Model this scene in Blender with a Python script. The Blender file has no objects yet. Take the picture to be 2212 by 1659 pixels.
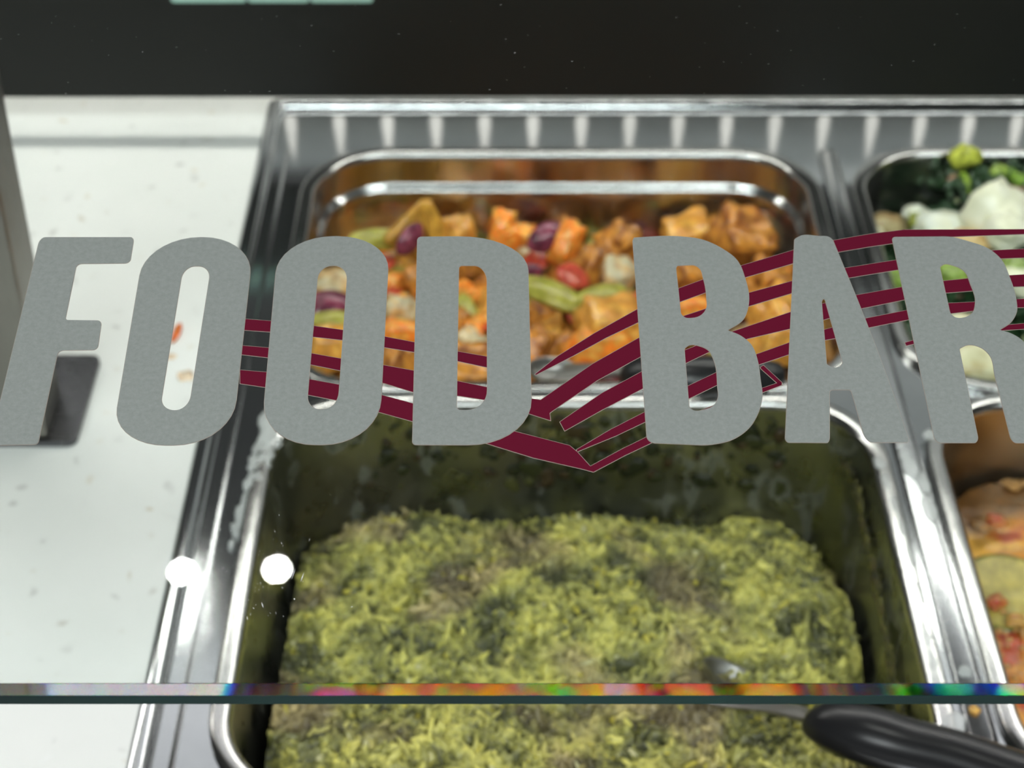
import bpy, bmesh, math, random
import numpy as np
from mathutils import Vector, Matrix, noise as mn

# ---------------------------------------------------------------- camera, world, exposure
W, H, F = 2212, 1659, 3970.0
PITCH = math.radians(37.6)
CZ = 0.90                      # height of the counter surface
CAM = Vector((0, 0, CZ + 0.59))
sc = bpy.context.scene
cd = bpy.data.cameras.new('camera')
cam = bpy.data.objects.new('camera', cd)
sc.collection.objects.link(cam)
cam.location = CAM
cam.rotation_euler = (math.pi / 2 - PITCH, 0, 0)
cd.sensor_fit = 'HORIZONTAL'; cd.sensor_width = 36.0; cd.lens = 36.0 * F / W
cd.clip_start = 0.02; cd.clip_end = 50
cd.dof.use_dof = True; cd.dof.focus_distance = 0.50; cd.dof.aperture_fstop = 18.0
sc.camera = cam
wd = bpy.data.worlds.new('world'); sc.world = wd; wd.use_nodes = True
wd.node_tree.nodes['Background'].inputs[0].default_value = (0.8, 0.85, 0.9, 1)
wd.node_tree.nodes['Background'].inputs[1].default_value = 0.05
sc.view_settings.view_transform = 'Standard'
sc.view_settings.look = 'None'
sc.view_settings.exposure = 0.12
sc.view_settings.gamma = 1.0
sc.cycles.use_denoising = True
sc.cycles.max_bounces = 10; sc.cycles.transparent_max_bounces = 16
sc.cycles.caustics_refractive = False
P_BAR, P_CEIL, P_SPOT, P_LED = 39.0, 15.0, 420.0, 1.3    # emission strengths of the lamps

rng = random.Random(7)
nr = np.random.default_rng(7)
V = Vector
FWD = V((0, math.cos(PITCH), -math.sin(PITCH))); UPV = V((0, math.sin(PITCH), math.cos(PITCH)))

def ray(px, py):
    return (FWD + V((1, 0, 0)) * ((px - W / 2) / F) - UPV * ((py - H / 2) / F))
def G(px, py, h=0.0):
    """point at height h above the counter surface that projects to the pixel"""
    r = ray(px, py); t = (CZ + h - CAM.z) / r.z
    return CAM + r * t

# ---------------------------------------------------------------- object helpers
COL = sc.collection
def link(o, parent=None):
    COL.objects.link(o)
    if parent is not None: o.parent = parent
    return o
def tag(o, label=None, cat=None, group=None, kind=None):
    if label: o['label'] = label
    if cat: o['category'] = cat
    if group: o['group'] = group
    if kind: o['kind'] = kind
    return o
def empty(name, loc, rot=(0, 0, 0)):
    o = bpy.data.objects.new(name, None); o.empty_display_size = .02
    o.location = loc; o.rotation_euler = rot
    return link(o)
def mobj(name, verts, faces, mat, parent=None, smooth=False, col=None):
    me = bpy.data.meshes.new(name)
    me.from_pydata([tuple(v) for v in verts], [], [tuple(f) for f in faces])
    me.update()
    if smooth: me.polygons.foreach_set('use_smooth', [True] * len(me.polygons))
    if mat: me.materials.append(mat)
    if col is not None:
        a = me.color_attributes.new('Col', 'FLOAT_COLOR', 'POINT')
        c = np.ones((len(verts), 4), dtype=np.float32); c[:, :3] = col
        a.data.foreach_set('color', c.ravel())
    return link(bpy.data.objects.new(name, me), parent)
def bmobj(name, bm, mat, parent=None, smooth=False):
    bmesh.ops.recalc_face_normals(bm, faces=bm.faces)
    me = bpy.data.meshes.new(name); bm.to_mesh(me); bm.free()
    if smooth: me.polygons.foreach_set('use_smooth', [True] * len(me.polygons))
    for m in (mat if isinstance(mat, list) else [mat]): me.materials.append(m)
    return link(bpy.data.objects.new(name, me), parent)
def bx(bm, lo, hi, bev=0.0, seg=2):
    lo, hi = V(lo), V(hi); c = (lo + hi) / 2; s = hi - lo
    r = bmesh.ops.create_cube(bm, size=1.0, matrix=Matrix.Translation(c) @ Matrix.Diagonal((s.x, s.y, s.z, 1)))
    if bev > 0:
        es = list({e for v in r['verts'] for e in v.link_edges})
        bmesh.ops.bevel(bm, geom=es, offset=bev, segments=seg, profile=.6, affect='EDGES')
def box(name, lo, hi, mat, parent=None, bev=0.0):
    bm = bmesh.new(); bx(bm, lo, hi, bev)
    return bmobj(name, bm, mat, parent, False)
def rrect(x0, x1, y0, y1, r, n=10):
    pts = []
    for cx, cy, a0 in ((x1 - r, y1 - r, 0), (x0 + r, y1 - r, 90), (x0 + r, y0 + r, 180), (x1 - r, y0 + r, 270)):
        for i in range(n + 1):
            a = math.radians(a0 + 90 * i / n)
            pts.append((cx + r * math.cos(a), cy + r * math.sin(a)))
    return pts
def loft(rings, cap_first=False, cap_last=False, closed=True):
    vs, fs = [], []
    n = len(rings[0])
    for r in rings: vs += [tuple(p) for p in r]
    for i in range(len(rings) - 1):
        for j in range(n if closed else n - 1):
            a = i * n + j; b = i * n + (j + 1) % n
            fs.append((a, b, b + n, a + n))
    if cap_first: fs.append(tuple(range(n))[::-1])
    if cap_last: fs.append(tuple(range((len(rings) - 1) * n, len(rings) * n)))
    return vs, fs
def flat_shape(loops, thick, offset=0.0):
    """filled 2-D shape with holes -> mesh data (z from -thick/2 to thick/2)"""
    cu = bpy.data.curves.new('shape', 'CURVE'); cu.dimensions = '2D'; cu.fill_mode = 'BOTH'
    cu.extrude = thick / 2; cu.offset = offset
    for lp in loops:
        sp = cu.splines.new('POLY'); sp.points.add(len(lp) - 1); sp.use_cyclic_u = True
        for i, p in enumerate(lp): sp.points[i].co = (p[0], p[1], 0, 1)
    o = bpy.data.objects.new('shape', cu); COL.objects.link(o)
    me = bpy.data.meshes.new_from_object(o)
    bpy.data.objects.remove(o); bpy.data.curves.remove(cu)
    return me
def shape_obj(name, loops, thick, mat, parent=None, z=0.0, offset=0.0):
    me = flat_shape(loops, thick, offset); me.name = name
    me.materials.clear(); me.materials.append(mat)
    o = link(bpy.data.objects.new(name, me), parent); o.location.z = z
    return o

# ---------------------------------------------------------------- materials
def mat(name, base=(.5, .5, .5), rough=.5, metal=0.0, **kw):
    m = bpy.data.materials.new(name); m.use_nodes = True
    b = m.node_tree.nodes['Principled BSDF']
    b.inputs['Base Color'].default_value = (*base, 1)
    b.inputs['Roughness'].default_value = rough
    b.inputs['Metallic'].default_value = metal
    for k, v in kw.items(): b.inputs[k.replace('_', ' ')].default_value = v
    return m
def nd(m, t, **kw):
    n = m.node_tree.nodes.new(t)
    for k, v in kw.items(): setattr(n, k, v)
    return n
def lk(m, a, b): m.node_tree.links.new(a, b)
def pb(m): return m.node_tree.nodes['Principled BSDF']
def noise_node(m, scale, detail=3, rough=.5, stretch=(1, 1, 1), dist=0.0):
    tc = nd(m, 'ShaderNodeTexCoord'); mp = nd(m, 'ShaderNodeMapping'); mp.inputs['Scale'].default_value = stretch
    n = nd(m, 'ShaderNodeTexNoise'); n.inputs['Scale'].default_value = scale
    n.inputs['Detail'].default_value = detail; n.inputs['Roughness'].default_value = rough
    n.inputs['Distortion'].default_value = dist
    lk(m, tc.outputs['Object'], mp.inputs[0]); lk(m, mp.outputs[0], n.inputs['Vector'])
    return n
def ramp(m, src, stops, interp='LINEAR'):
    r = nd(m, 'ShaderNodeValToRGB'); r.color_ramp.interpolation = interp
    e = r.color_ramp.elements
    while len(e) < len(stops): e.new(.5)
    for el, (p, c) in zip(e, stops):
        el.position = p; el.color = (*c, 1) if len(c) == 3 else c
    lk(m, src, r.inputs[0]); return r
def bump(m, src, strength, dist):
    b = nd(m, 'ShaderNodeBump'); b.inputs['Strength'].default_value = strength; b.inputs['Distance'].default_value = dist
    lk(m, src, b.inputs['Height']); lk(m, b.outputs[0], pb(m).inputs['Normal']); return b
def emis(name, col, s):
    m = bpy.data.materials.new(name); m.use_nodes = True
    nt = m.node_tree; nt.nodes.clear()
    e = nt.nodes.new('ShaderNodeEmission'); o = nt.nodes.new('ShaderNodeOutputMaterial')
    e.inputs[0].default_value = (*col, 1); e.inputs[1].default_value = s
    nt.links.new(e.outputs[0], o.inputs[0]); return m

def steel(name, base, rough, stretch=(1, 30, 1), bs=.12, stain=None):
    m = mat(name, base, rough, 1.0)
    n = noise_node(m, 60, 4, .6, stretch)
    r = ramp(m, n.outputs['Fac'], [(.3, (rough * .75,) * 3), (.7, (rough * 1.3,) * 3)])
    lk(m, r.outputs[0], pb(m).inputs['Roughness'])
    n2 = noise_node(m, 9, 4, .6)
    c = ramp(m, n2.outputs['Fac'], [(.35, tuple(x * .82 for x in base)), (.65, base)])
    lk(m, c.outputs[0], pb(m).inputs['Base Color'])
    bump(m, n.outputs['Fac'], bs, .0004)
    return m
M = {}
M['steel'] = steel('brushed_steel', (.62, .63, .64), .15)
M['pan'] = steel('pan_steel', (.58, .575, .56), .19, (1, 1, 1), .05)
M['pan_stained'] = steel('stained_pan_steel', (.40, .41, .34), .30, (1, 1, 1), .05)
M['frame'] = steel('frame_steel', (.56, .575, .585), .095, (1, 30, 1), .04)
M['post'] = steel('post_steel', (.24, .23, .205), .33, (30, 30, 1))
M['plate'] = steel('plate_steel', (.13, .13, .14), .28, (2, 30, 1), .3)
# smears of food dried on the inside wall of the green pan
def smear(m, c1, c2, scale, lo, hi):
    n = noise_node(m, scale, 5, .62, (1, 1, .7), .4)
    r = ramp(m, n.outputs['Fac'], [(lo, (0, 0, 0)), (hi, (1, 1, 1))])
    mx = nd(m, 'ShaderNodeMix', data_type='RGBA'); lk(m, r.outputs[0], mx.inputs['Factor'])
    old = pb(m).inputs['Base Color'].links[0].from_socket
    lk(m, old, mx.inputs[6]); mx.inputs[7].default_value = (*c1, 1)
    lk(m, mx.outputs[2], pb(m).inputs['Base Color'])
    sub = nd(m, 'ShaderNodeMath', operation='SUBTRACT'); sub.inputs[0].default_value = 1.0
    lk(m, r.outputs[0], sub.inputs[1]); lk(m, sub.outputs[0], pb(m).inputs['Metallic'])
M['white'] = mat('white_quartz', (.80, .80, .78), .40)
def quartz(m):
    v = nd(m, 'ShaderNodeTexVoronoi'); v.inputs['Scale'].default_value = 95
    tc = nd(m, 'ShaderNodeTexCoord')
    n0 = noise_node(m, 35, 2); add = nd(m, 'ShaderNodeMixRGB', blend_type='ADD'); add.inputs[0].default_value = .03
    lk(m, tc.outputs['Object'], add.inputs[1]); lk(m, n0.outputs['Color'], add.inputs[2]); lk(m, add.outputs[0], v.inputs['Vector'])
    s = nd(m, 'ShaderNodeSeparateColor'); lk(m, v.outputs['Color'], s.inputs[0])
    dsp = ramp(m, v.outputs['Distance'], [(.12, (1, 1, 1)), (.34, (0, 0, 0))])
    pick = ramp(m, s.outputs[0], [(.66, (0, 0, 0)), (.80, (1, 1, 1))])
    mul = nd(m, 'ShaderNodeMath', operation='MULTIPLY'); lk(m, dsp.outputs[0], mul.inputs[0]); lk(m, pick.outputs[0], mul.inputs[1])
    mul2 = nd(m, 'ShaderNodeMath', operation='MULTIPLY'); lk(m, mul.outputs[0], mul2.inputs[0]); mul2.inputs[1].default_value = .55
    sp = ramp(m, s.outputs[1], [(.0, (.36, .35, .33)), (.55, (.48, .47, .44)), (.8, (.58, .46, .26)), (1, (.92, .92, .9))])
    base = ramp(m, noise_node(m, 14, 3).outputs['Fac'], [(.3, (.84, .845, .81)), (.7, (.90, .90, .865))])
    mx = nd(m, 'ShaderNodeMix', data_type='RGBA'); lk(m, mul2.outputs[0], mx.inputs['Factor'])
    lk(m, base.outputs[0], mx.inputs[6]); lk(m, sp.outputs[0], mx.inputs[7]); lk(m, mx.outputs[2], pb(m).inputs['Base Color'])
quartz(M['white'])
M['black'] = mat('black_laminate', (.012, .0125, .011), .5, Specular_IOR_Level=.25)
M['dark'] = mat('charcoal_paint', (.030, .030, .030), .6)
M['floor'] = mat('floor_tile', (.10, .095, .09), .5)
M['ceil'] = mat('ceiling_paint', (.22, .22, .215), .9)
M['wall'] = mat('wall_paint', (.16, .16, .155), .9)
M['cab'] = mat('cabinet_laminate', (.06, .055, .05), .5)
M['alu'] = mat('white_lamp_housing', (.7, .7, .7), .4)
M['bar'] = emis('light_bar_diffuser', (1.0, .985, .93), P_BAR)
M['ceil_em'] = emis('added_light_diffuser', (.95, .98, 1.0), P_CEIL)
M['spot'] = emis('spot_lens', (1.0, .98, .94), P_SPOT)
M['led'] = emis('stretched_led', (1.0, .95, .88), P_LED)
M['letter'] = mat('grey_vinyl', (.255, .285, .265), .6, Specular_IOR_Level=.2)
bump(M['letter'], noise_node(M['letter'], 900, 2).outputs['Fac'], .25, .0002)
_r = ramp(M['letter'], noise_node(M['letter'], 700, 3, .7).outputs['Fac'], [(.3, (.205, .223, .208)), (.7, (.245, .265, .248))])
lk(M['letter'], _r.outputs[0], pb(M['letter']).inputs['Base Color'])
M['maroon'] = mat('maroon_vinyl', (.100, .002, .016), .6, Specular_IOR_Level=.15)
M['outline'] = mat('vinyl_cut_edge', (.30, .25, .21), .5)
M['edge'] = mat('green_glass_edge', (.010, .040, .036), .12)
_e = ramp(M['edge'], noise_node(M['edge'], 7, 2, .5, (1, 1, 1)).outputs['Fac'], [(.35, (.005, .010, .010)), (.6, (.012, .050, .044))])
lk(M['edge'], _e.outputs[0], pb(M['edge']).inputs['Base Color'])
M['mint'] = mat('pale_mint_card', (.45, .72, .62), .5)
M['blackplastic'] = mat('black_plastic', (.012, .012, .013), .28)
M['spoonsteel'] = steel('spoon_steel', (.34, .33, .31), .42, (1, 1, 1), .04)
M['speck'] = mat('dust_speck', (.9, .9, .92), .3)

def vcol(name, rough=.4, nscale=300, bstr=.5, bdist=.0006, var=.25, **kw):
    """material that takes the piece's own colour from the mesh and mottles it"""
    m = mat(name, (.5, .5, .5), rough, 0.0, **kw)
    a = nd(m, 'ShaderNodeAttribute'); a.attribute_name = 'Col'
    n = noise_node(m, nscale, 4, .6)
    r = ramp(m, n.outputs['Fac'], [(.3, (1 - var,) * 3), (.7, (1 + var,) * 3)])
    mu = nd(m, 'ShaderNodeMixRGB', blend_type='MULTIPLY'); mu.inputs[0].default_value = 1
    lk(m, a.outputs['Color'], mu.inputs[1]); lk(m, r.outputs[0], mu.inputs[2])
    lk(m, mu.outputs[0], pb(m).inputs['Base Color'])
    bump(m, n.outputs['Fac'], bstr, bdist); return m
M['mush'] = vcol('creamed_greens', .36, 500, .7, .0007, .22)
M['veg'] = vcol('sauced_vegetable', .22, 160, .5, .0008, .38)
M['leaf'] = vcol('wilted_leaf', .30, 300, .5, .0006, .35)
M['curry'] = vcol('orange_curry', .32, 130, .6, .0012, .30)
M['pale'] = vcol('pale_dumpling', .30, 90, .3, .0008, .10)

# thin clear glass (main field of the pane)
def thin_glass():
    m = bpy.data.materials.new('clear_glass'); m.use_nodes = True; nt = m.node_tree; nt.nodes.clear()
    o = nt.nodes.new('ShaderNodeOutputMaterial'); mx = nt.nodes.new('ShaderNodeMixShader')
    t = nt.nodes.new('ShaderNodeBsdfTransparent'); t.inputs[0].default_value = (.965, .985, .975, 1)
    g = nt.nodes.new('ShaderNodeBsdfGlossy'); g.inputs['Roughness'].default_value = .0
    f = nt.nodes.new('ShaderNodeFresnel'); f.inputs[0].default_value = 1.5
    geo = nt.nodes.new('ShaderNodeNewGeometry')
    fb = nt.nodes.new('ShaderNodeMath'); fb.operation = 'SUBTRACT'; fb.inputs[0].default_value = 1
    nt.links.new(geo.outputs['Backfacing'], fb.inputs[1])
    mu = nt.nodes.new('ShaderNodeMath'); mu.operation = 'MULTIPLY'
    nt.links.new(f.outputs[0], mu.inputs[0]); nt.links.new(fb.outputs[0], mu.inputs[1])
    nt.links.new(mu.outputs[0], mx.inputs[0]); nt.links.new(t.outputs[0], mx.inputs[1]); nt.links.new(g.outputs[0], mx.inputs[2])
    nt.links.new(mx.outputs[0], o.inputs[0]); return m
M['glass'] = thin_glass()
# cut-glass strip with dispersion: one refraction per colour, each with its own index
def prism_glass():
    m = bpy.data.materials.new('bevelled_glass'); m.use_nodes = True; nt = m.node_tree; nt.nodes.clear()
    o = nt.nodes.new('ShaderNodeOutputMaterial'); prev = None
    for c, ior in (((1, 0, 0), 1.503), ((0, 1, 0), 1.52), ((0, 0, 1), 1.540)):
        r = nt.nodes.new('ShaderNodeBsdfRefraction'); r.inputs['Color'].default_value = (*c, 1)
        r.inputs['IOR'].default_value = ior; r.inputs['Roughness'].default_value = 0.0
        if prev is None: prev = r.outputs[0]
        else:
            a = nt.nodes.new('ShaderNodeAddShader'); nt.links.new(prev, a.inputs[0]); nt.links.new(r.outputs[0], a.inputs[1]); prev = a.outputs[0]
    nt.links.new(prev, o.inputs[0]); return m
M['prism'] = prism_glass()

# ================================================================ ROOM
Z0 = 0.0; CEIL = 2.55
def struct(o): o['kind'] = 'structure'; return o
struct(box('floor', (-3, -2.5, -.05), (3, 4.2, 0), M['floor']))
struct(box('ceiling', (-3, -2.5, CEIL), (3, 4.2, CEIL + .05), M['ceil']))
struct(box('wall_back', (-3, 4.2, 0), (3, 4.3, CEIL), M['wall']))
struct(box('wall_front', (-3, -2.6, 0), (3, -2.5, CEIL), M['wall']))
struct(box('wall_left', (-3.1, -2.5, 0), (-3, 4.2, CEIL), M['wall']))
struct(box('wall_right', (3, -2.5, 0), (3.1, 4.2, CEIL), M['wall']))

def ceiling_panel(x, y, sx, sy, label):  # added unseen panels, diffuse fill light from the customer side
    t = empty('added_ceiling_light', (x, y, CEIL)); tag(t, label, 'light', 'added ceiling panel lights')
    bm = bmesh.new()
    for lo, hi in (((-sx, -sy, -.03), (sx, -sy + .03, 0)), ((-sx, sy - .03, -.03), (sx, sy, 0)),
                   ((-sx, -sy + .03, -.03), (-sx + .03, sy - .03, 0)), ((sx - .03, -sy + .03, -.03), (sx, sy - .03, 0))):
        bx(bm, lo, hi)
    bmobj('frame', bm, M['alu'], t)
    box('diffuser', (-sx + .03, -sy + .03, -.022), (sx - .03, sy - .03, -.012), M['ceil_em'], t)
ceiling_panel(-.9, -.75, .60, .30, 'added unseen ceiling panel light above the customer side on the left')
ceiling_panel(.9, -.75, .60, .30, 'added unseen ceiling panel light above the customer side on the right')
ceiling_panel(0, -1.7, .60, .30, 'added unseen ceiling panel light farthest behind the customer')

def reflection_panel(x, y, sx, sy, label):  # added unseen glow, mirrored as grey in the nearer steel
    t = empty('added_ceiling_light', (x, y, CEIL)); tag(t, label, 'light')
    box('frame', (-sx - .03, -sy - .03, -.02), (sx + .03, sy + .03, 0), M['alu'], t)
    box('diffuser', (-sx, -sy, -.030), (sx, sy, -.0205), emis('reflection_diffuser', (.96, .98, 1.0), .95), t)
reflection_panel(.2, 2.03, 1.7, .24, 'added unseen dim ceiling panel beyond the counter, mirrored by the steel')

# two small spot lamps, mirrored in the sloping glass
def spot(p, label):
    t = empty('spot_lamp', p); tag(t, label, 'light', 'spot lamps above the glass')
    n = 28
    def ring(r, z): return [(r * math.cos(2 * math.pi * i / n), r * math.sin(2 * math.pi * i / n), z) for i in range(n)]
    R0 = .0125
    vs, fs = loft([ring(.004, .0), ring(.004, -.06), ring(.018, -.062), ring(.019, -.11), ring(.0145, -.112), ring(.0135, -.104)], True, False)
    mobj('housing', vs, fs, M['dark'], t, True)
    vs, fs = loft([ring(R0, -.1045), ring(R0 * .9, -.107), ring(R0 * .4, -.109)], True, True)
    mobj('lens', vs, fs, M['spot'], t, True)

# ================================================================ COUNTER, CABINET, WELL FRAME
# pan openings (x0, x1, y0, y1)
XL, XM0, XM1, XR = -.120, .1795, .2165, .516
YB0, YB1, YF0, YF1 = .7685, 1.0015, .492, .7480
openings = {'BL': (XL, XM0, YB0, YB1), 'FL': (XL, XM0, YF0, YF1), 'BR': (XM1, XR, YB0, YB1), 'FR': (XM1, XR, YF0, YF1)}
FX0, FX1, FY0, FY1 = -.159, .556, .446, 1.072
me = flat_shape([[(-1.1, .38), (1.15, .38), (1.15, 1.36), (-1.1, 1.36)], rrect(FX0 + .004, FX1 - .004, FY0 + .004, FY1 - .004, .006, 4)], .03)
me.materials.clear(); me.materials.append(M['white'])
ct = link(bpy.data.objects.new('counter_top', me)); ct.location = (0, 0, CZ - .0151)
tag(ct, 'white speckled quartz counter top around the steel food well', 'counter')
cabt = empty('serving_counter_cabinet', (0, .87, 0)); tag(cabt, 'dark cabinet under the white quartz counter', 'cabinet')
for nm, lo, hi in (('front_panel', (-1.06, -.45, 0), (1.11, -.43, CZ - .0305)), ('back_panel', (-1.06, .45, 0), (1.11, .47, CZ - .0305)),
                   ('side_panel', (-1.06, -.43, 0), (-1.04, .45, CZ - .0305)), ('side_panel', (1.09, -.43, 0), (1.11, .45, CZ - .0305))):
    box(nm, lo, hi, M['cab'], cabt)

# steel frame that carries the pans
fr = empty('food_well_frame', (0, 0, CZ)); tag(fr, 'brushed stainless steel frame of the food well set into the white counter', 'food well')
holes = [rrect(a + .0015, b - .0015, c + .0015, d - .0015, .043, 8)[::-1] for a, b, c, d in openings.values()]
# holes a little wider than the pan bodies, narrower than their rims
holes = [rrect(a - .0012, b + .0012, c - .0012, d + .0012, .046, 8) for a, b, c, d in openings.values()]
me = flat_shape([rrect(FX0 + .006, FX1 - .006, FY0 + .006, FY1 - .006, .004, 4)] + holes, .0015)
me.materials.clear(); me.materials.append(M['frame'])
o = link(bpy.data.objects.new('top_plate', me), fr); o.location.z = -.0035
prof = [(-.0005, -.0005), (-.0005, .0012), (.001, .0024), (.0045, .0028), (.0065, .0022), (.008, -.0005), (.009, -.0027), (.012, -.0031)]
def frame_ring(prof, x0, x1, y0, y1, r):
    rings = []
    for o_, z_ in prof:
        rings.append([(x, y, z_) for x, y in rrect(x0 + o_, x1 - o_, y0 + o_, y1 - o_, max(r - o_ * .6, .0015), 4)])
    return loft(rings)
vs, fs = frame_ring(prof, FX0, FX1, FY0, FY1, .008)
mobj('raised_edge', vs, fs, M['frame'], fr, True)
# upstanding ribs on the bar between the pan columns and beside the left pans
bm = bmesh.new()
bx(bm, (FX0 + .016, FY0 + .02, -.0030), (FX0 + .0185, YB1 + .012, -.0012), .0006)
bmobj('pressed_rib', bm, M['steel'], fr, True)
bm = bmesh.new()
xm = (XM0 + XM1) / 2
bx(bm, (xm - .0052, FY0 + .02, -.0030), (xm + .0052, YB1 + .006, .0008), .0014)
bx(bm, (xm + .0058, FY0 + .02, -.0030), (xm + .0068, YB1 + .006, -.0004), .0003)
bmobj('dividing_bar', bm, M['steel'], fr, True)

def pan(key, label, m, step=True, hole_depth=.10):
    x0, x1, y0, y1 = openings[key]
    t = empty('food_pan', ((x0 + x1) / 2, (y0 + y1) / 2, CZ))
    tag(t, label, 'pan', 'stainless steel pans in the food well')
    cx, cy = (x0 + x1) / 2, (y0 + y1) / 2
    def ring(off, z, r=.045):
        return [(x - cx, y - cy, z) for x, y in rrect(x0 - off, x1 + off, y0 - off, y1 + off, max(r + off, .004), 12)]
    rimp = [(.0088, -.0025), (.0093, .0002), (.0086, .0014), (.0070, .0018), (.0030, .0016), (.0012, .0010), (0, -.0006), (-.0006, -.0030)]
    vs, fs = loft([ring(a, b) for a, b in rimp])
    mobj('rim', vs, fs, M['pan'], t, True)
    if step: wp = [(-.0006, -.0030), (-.0010, -.0185), (-.0016, -.0205), (-.0045, -.0222), (-.0056, -.0245), (-.0062, -.030), (-.013, -.082), (-.017, -.092), (-.026, -.0995), (-.034, -.101)]
    else: wp = [(-.0006, -.0030), (-.0014, -.012), (-.004, -.04), (-.010, -.085), (-.015, -.094), (-.024, -.0995), (-.034, -.101)]
    vs, fs = loft([ring(a, b) for a, b in wp], False, True)
    mobj('basin', vs, fs, m, t, True)
    return t
smear(M['pan_stained'], (.030, .034, .008), None, 42, .56, .66)
pan('BL', 'steel pan of orange mixed vegetables, behind the pan of green mash', M['pan'])
pan('FL', 'steel pan holding the green mash, nearest and centre', M['pan_stained'], False)
pan('BR', 'steel pan of dark leafy greens with white pieces, at back right', M['pan'], False)
M['pan_curry'] = steel('curry_pan_steel', (.50, .42, .30), .32, (1, 1, 1), .05)
pan('FR', 'steel pan of orange curry, cut by the right edge in front', M['pan_curry'], False)

# ================================================================ SNEEZE-GUARD GLASS
TILT = math.radians(13.3)
P0 = CAM + FWD * 0.50
GU = V((0, math.cos(TILT), math.sin(TILT))); GN = V((0, -math.sin(TILT), math.cos(TILT)))
def onpane(px, py):
    r = ray(px, py); t = (P0 - CAM).dot(GN) / r.dot(GN)
    p = CAM + r * t - P0
    return (p.x, p.dot(GU))
vb = onpane(1106, 1476)[1]       # where the bevel starts
BEV = math.radians(31)
def row_of(v, n):
    r = P0 + GU * v + GN * n - CAM
    return H / 2 - F * r.dot(UPV) / r.dot(FWD)
def solve(f, target, lo, hi):
    for _ in range(60):
        m_ = (lo + hi) / 2
        if f(m_) < target: lo = m_
        else: hi = m_
    return lo
Lb = solve(lambda q: row_of(vb - q, -q * math.tan(BEV)), 1503, 0, .02)
ve = vb - Lb; drop = Lb * math.tan(BEV)
t_end = solve(lambda q: row_of(ve, -drop - q), 1521, 0, .02)
T = drop + t_end; vtop = .37
print('glass thickness', T, 'bevel', Lb, drop)
pane = empty('sneeze_guard_glass', P0, (TILT, 0, 0))
tag(pane, 'sloping clear glass sneeze guard carrying the grey words FOOD BAR', 'sneeze guard')
GX0, GX1 = -.62, .66
vj = vb + T * .566
def prism(name, prof, m):
    vs = [(GX0, v, n) for v, n in prof] + [(GX1, v, n) for v, n in prof]; k = len(prof)
    fs = [(i, (i + 1) % k, k + (i + 1) % k, k + i) for i in range(k)] + [tuple(range(k))[::-1], tuple(range(k, 2 * k))]
    bm = bmesh.new(); bv = [bm.verts.new(v) for v in vs]
    for f in fs: bm.faces.new([bv[i] for i in f])
    return bmobj(name, bm, m, pane)
prism('glass_pane', [(vtop, 0), (vb + .00002, 0), (vj + .00002, -T), (vtop, -T)], M['glass'])
o = prism('bevelled_edge', [(vb, 0), (ve + .0001, -drop), (ve + .0001, -T), (vj, -T)], M['prism'])
o['label'] = 'bevelled lower edge showing rainbow colours'
o = prism('polished_edge', [(ve + .0001, -drop), (ve, -drop), (ve, -T), (ve + .0001, -T)], M['edge'])
o['label'] = 'dark green cut edge of the glass'

# --- outlines in photo pixels
def arc_poly(pts, n=9):
    """corners (x, y, ta, tb): tangent lengths before and after the corner"""
    out = []; k = len(pts)
    for i, (x, y, ta, tb) in enumerate(pts):
        p = V((x, y)); a = V(pts[i - 1][:2]); b = V(pts[(i + 1) % k][:2])
        A = p + (a - p).normalized() * ta; B = p + (b - p).normalized() * tb
        c1 = A + (p - A) * .56; c2 = B + (p - B) * .56
        for j in range(n + 1):
            t = j / n; u = 1 - t
            out.append(tuple(A * u ** 3 + c1 * 3 * u * u * t + c2 * 3 * u * t * t + B * t ** 3))
    return out
def hermite(pts, n=6):
    """pts (x, y, flag): '' smooth, 'c' corner, 'i' keeps incoming direction, 'o' keeps outgoing"""
    k = len(pts); P = [V((p[0], p[1])) for p in pts]; fl = [p[2] if len(p) > 2 else '' for p in pts]
    def u(i, j): d = P[j % k] - P[i % k]; return d.normalized() if d.length else d
    def tan(i, side):
        f = fl[i % k]; a = u(i - 1, i); b = u(i, i + 1)
        if f == 'c': return a if side < 0 else b
        if f == 'i': return a
        if f == 'o': return b
        l1 = (P[i % k] - P[(i - 1) % k]).length; l2 = (P[(i + 1) % k] - P[i % k]).length
        return (a * l2 + b * l1).normalized()
    out = []
    for i in range(k):
        p, q = P[i], P[(i + 1) % k]; L = (q - p).length
        m0, m1 = tan(i, 1) * L, tan(i + 1, -1) * L
        for j in range(n):
            t = j / n
            out.append(tuple(p * (2 * t ** 3 - 3 * t * t + 1) + m0 * (t ** 3 - 2 * t * t + t) + q * (3 * t * t - 2 * t ** 3) + m1 * (t ** 3 - t * t)))
    return out
def to_pane(lp): return [onpane(x, y) for x, y in lp]
Fl = [arc_poly([(87, 514, 16, 12), (290, 514, 9, 10), (281, 570, 9, 12), (166, 571, 12, 10), (141, 693, 6, 6), (220, 694, 10, 10),
                (211, 757, 10, 10), (126, 758, 14, 10), (82, 961, 7, 7), (-22, 963, 4, 6)])]
O1 = [arc_poly([(316, 514, 84, 118), (549, 514, 110, 80), (500, 963, 98, 125), (240, 963, 118, 82)]),
      arc_poly([(396, 576, 28, 27), (457, 576, 28, 28), (408, 888, 32, 30), (345, 888, 32, 28)])]
O2 = [arc_poly([(603, 512, 80, 118), (842, 512, 112, 72), (818, 962, 98, 122), (563, 962, 118, 92)]),
      arc_poly([(688, 575, 30, 30), (752, 575, 30, 30), (730, 886, 38, 32), (662, 886, 30, 30)])]
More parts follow.
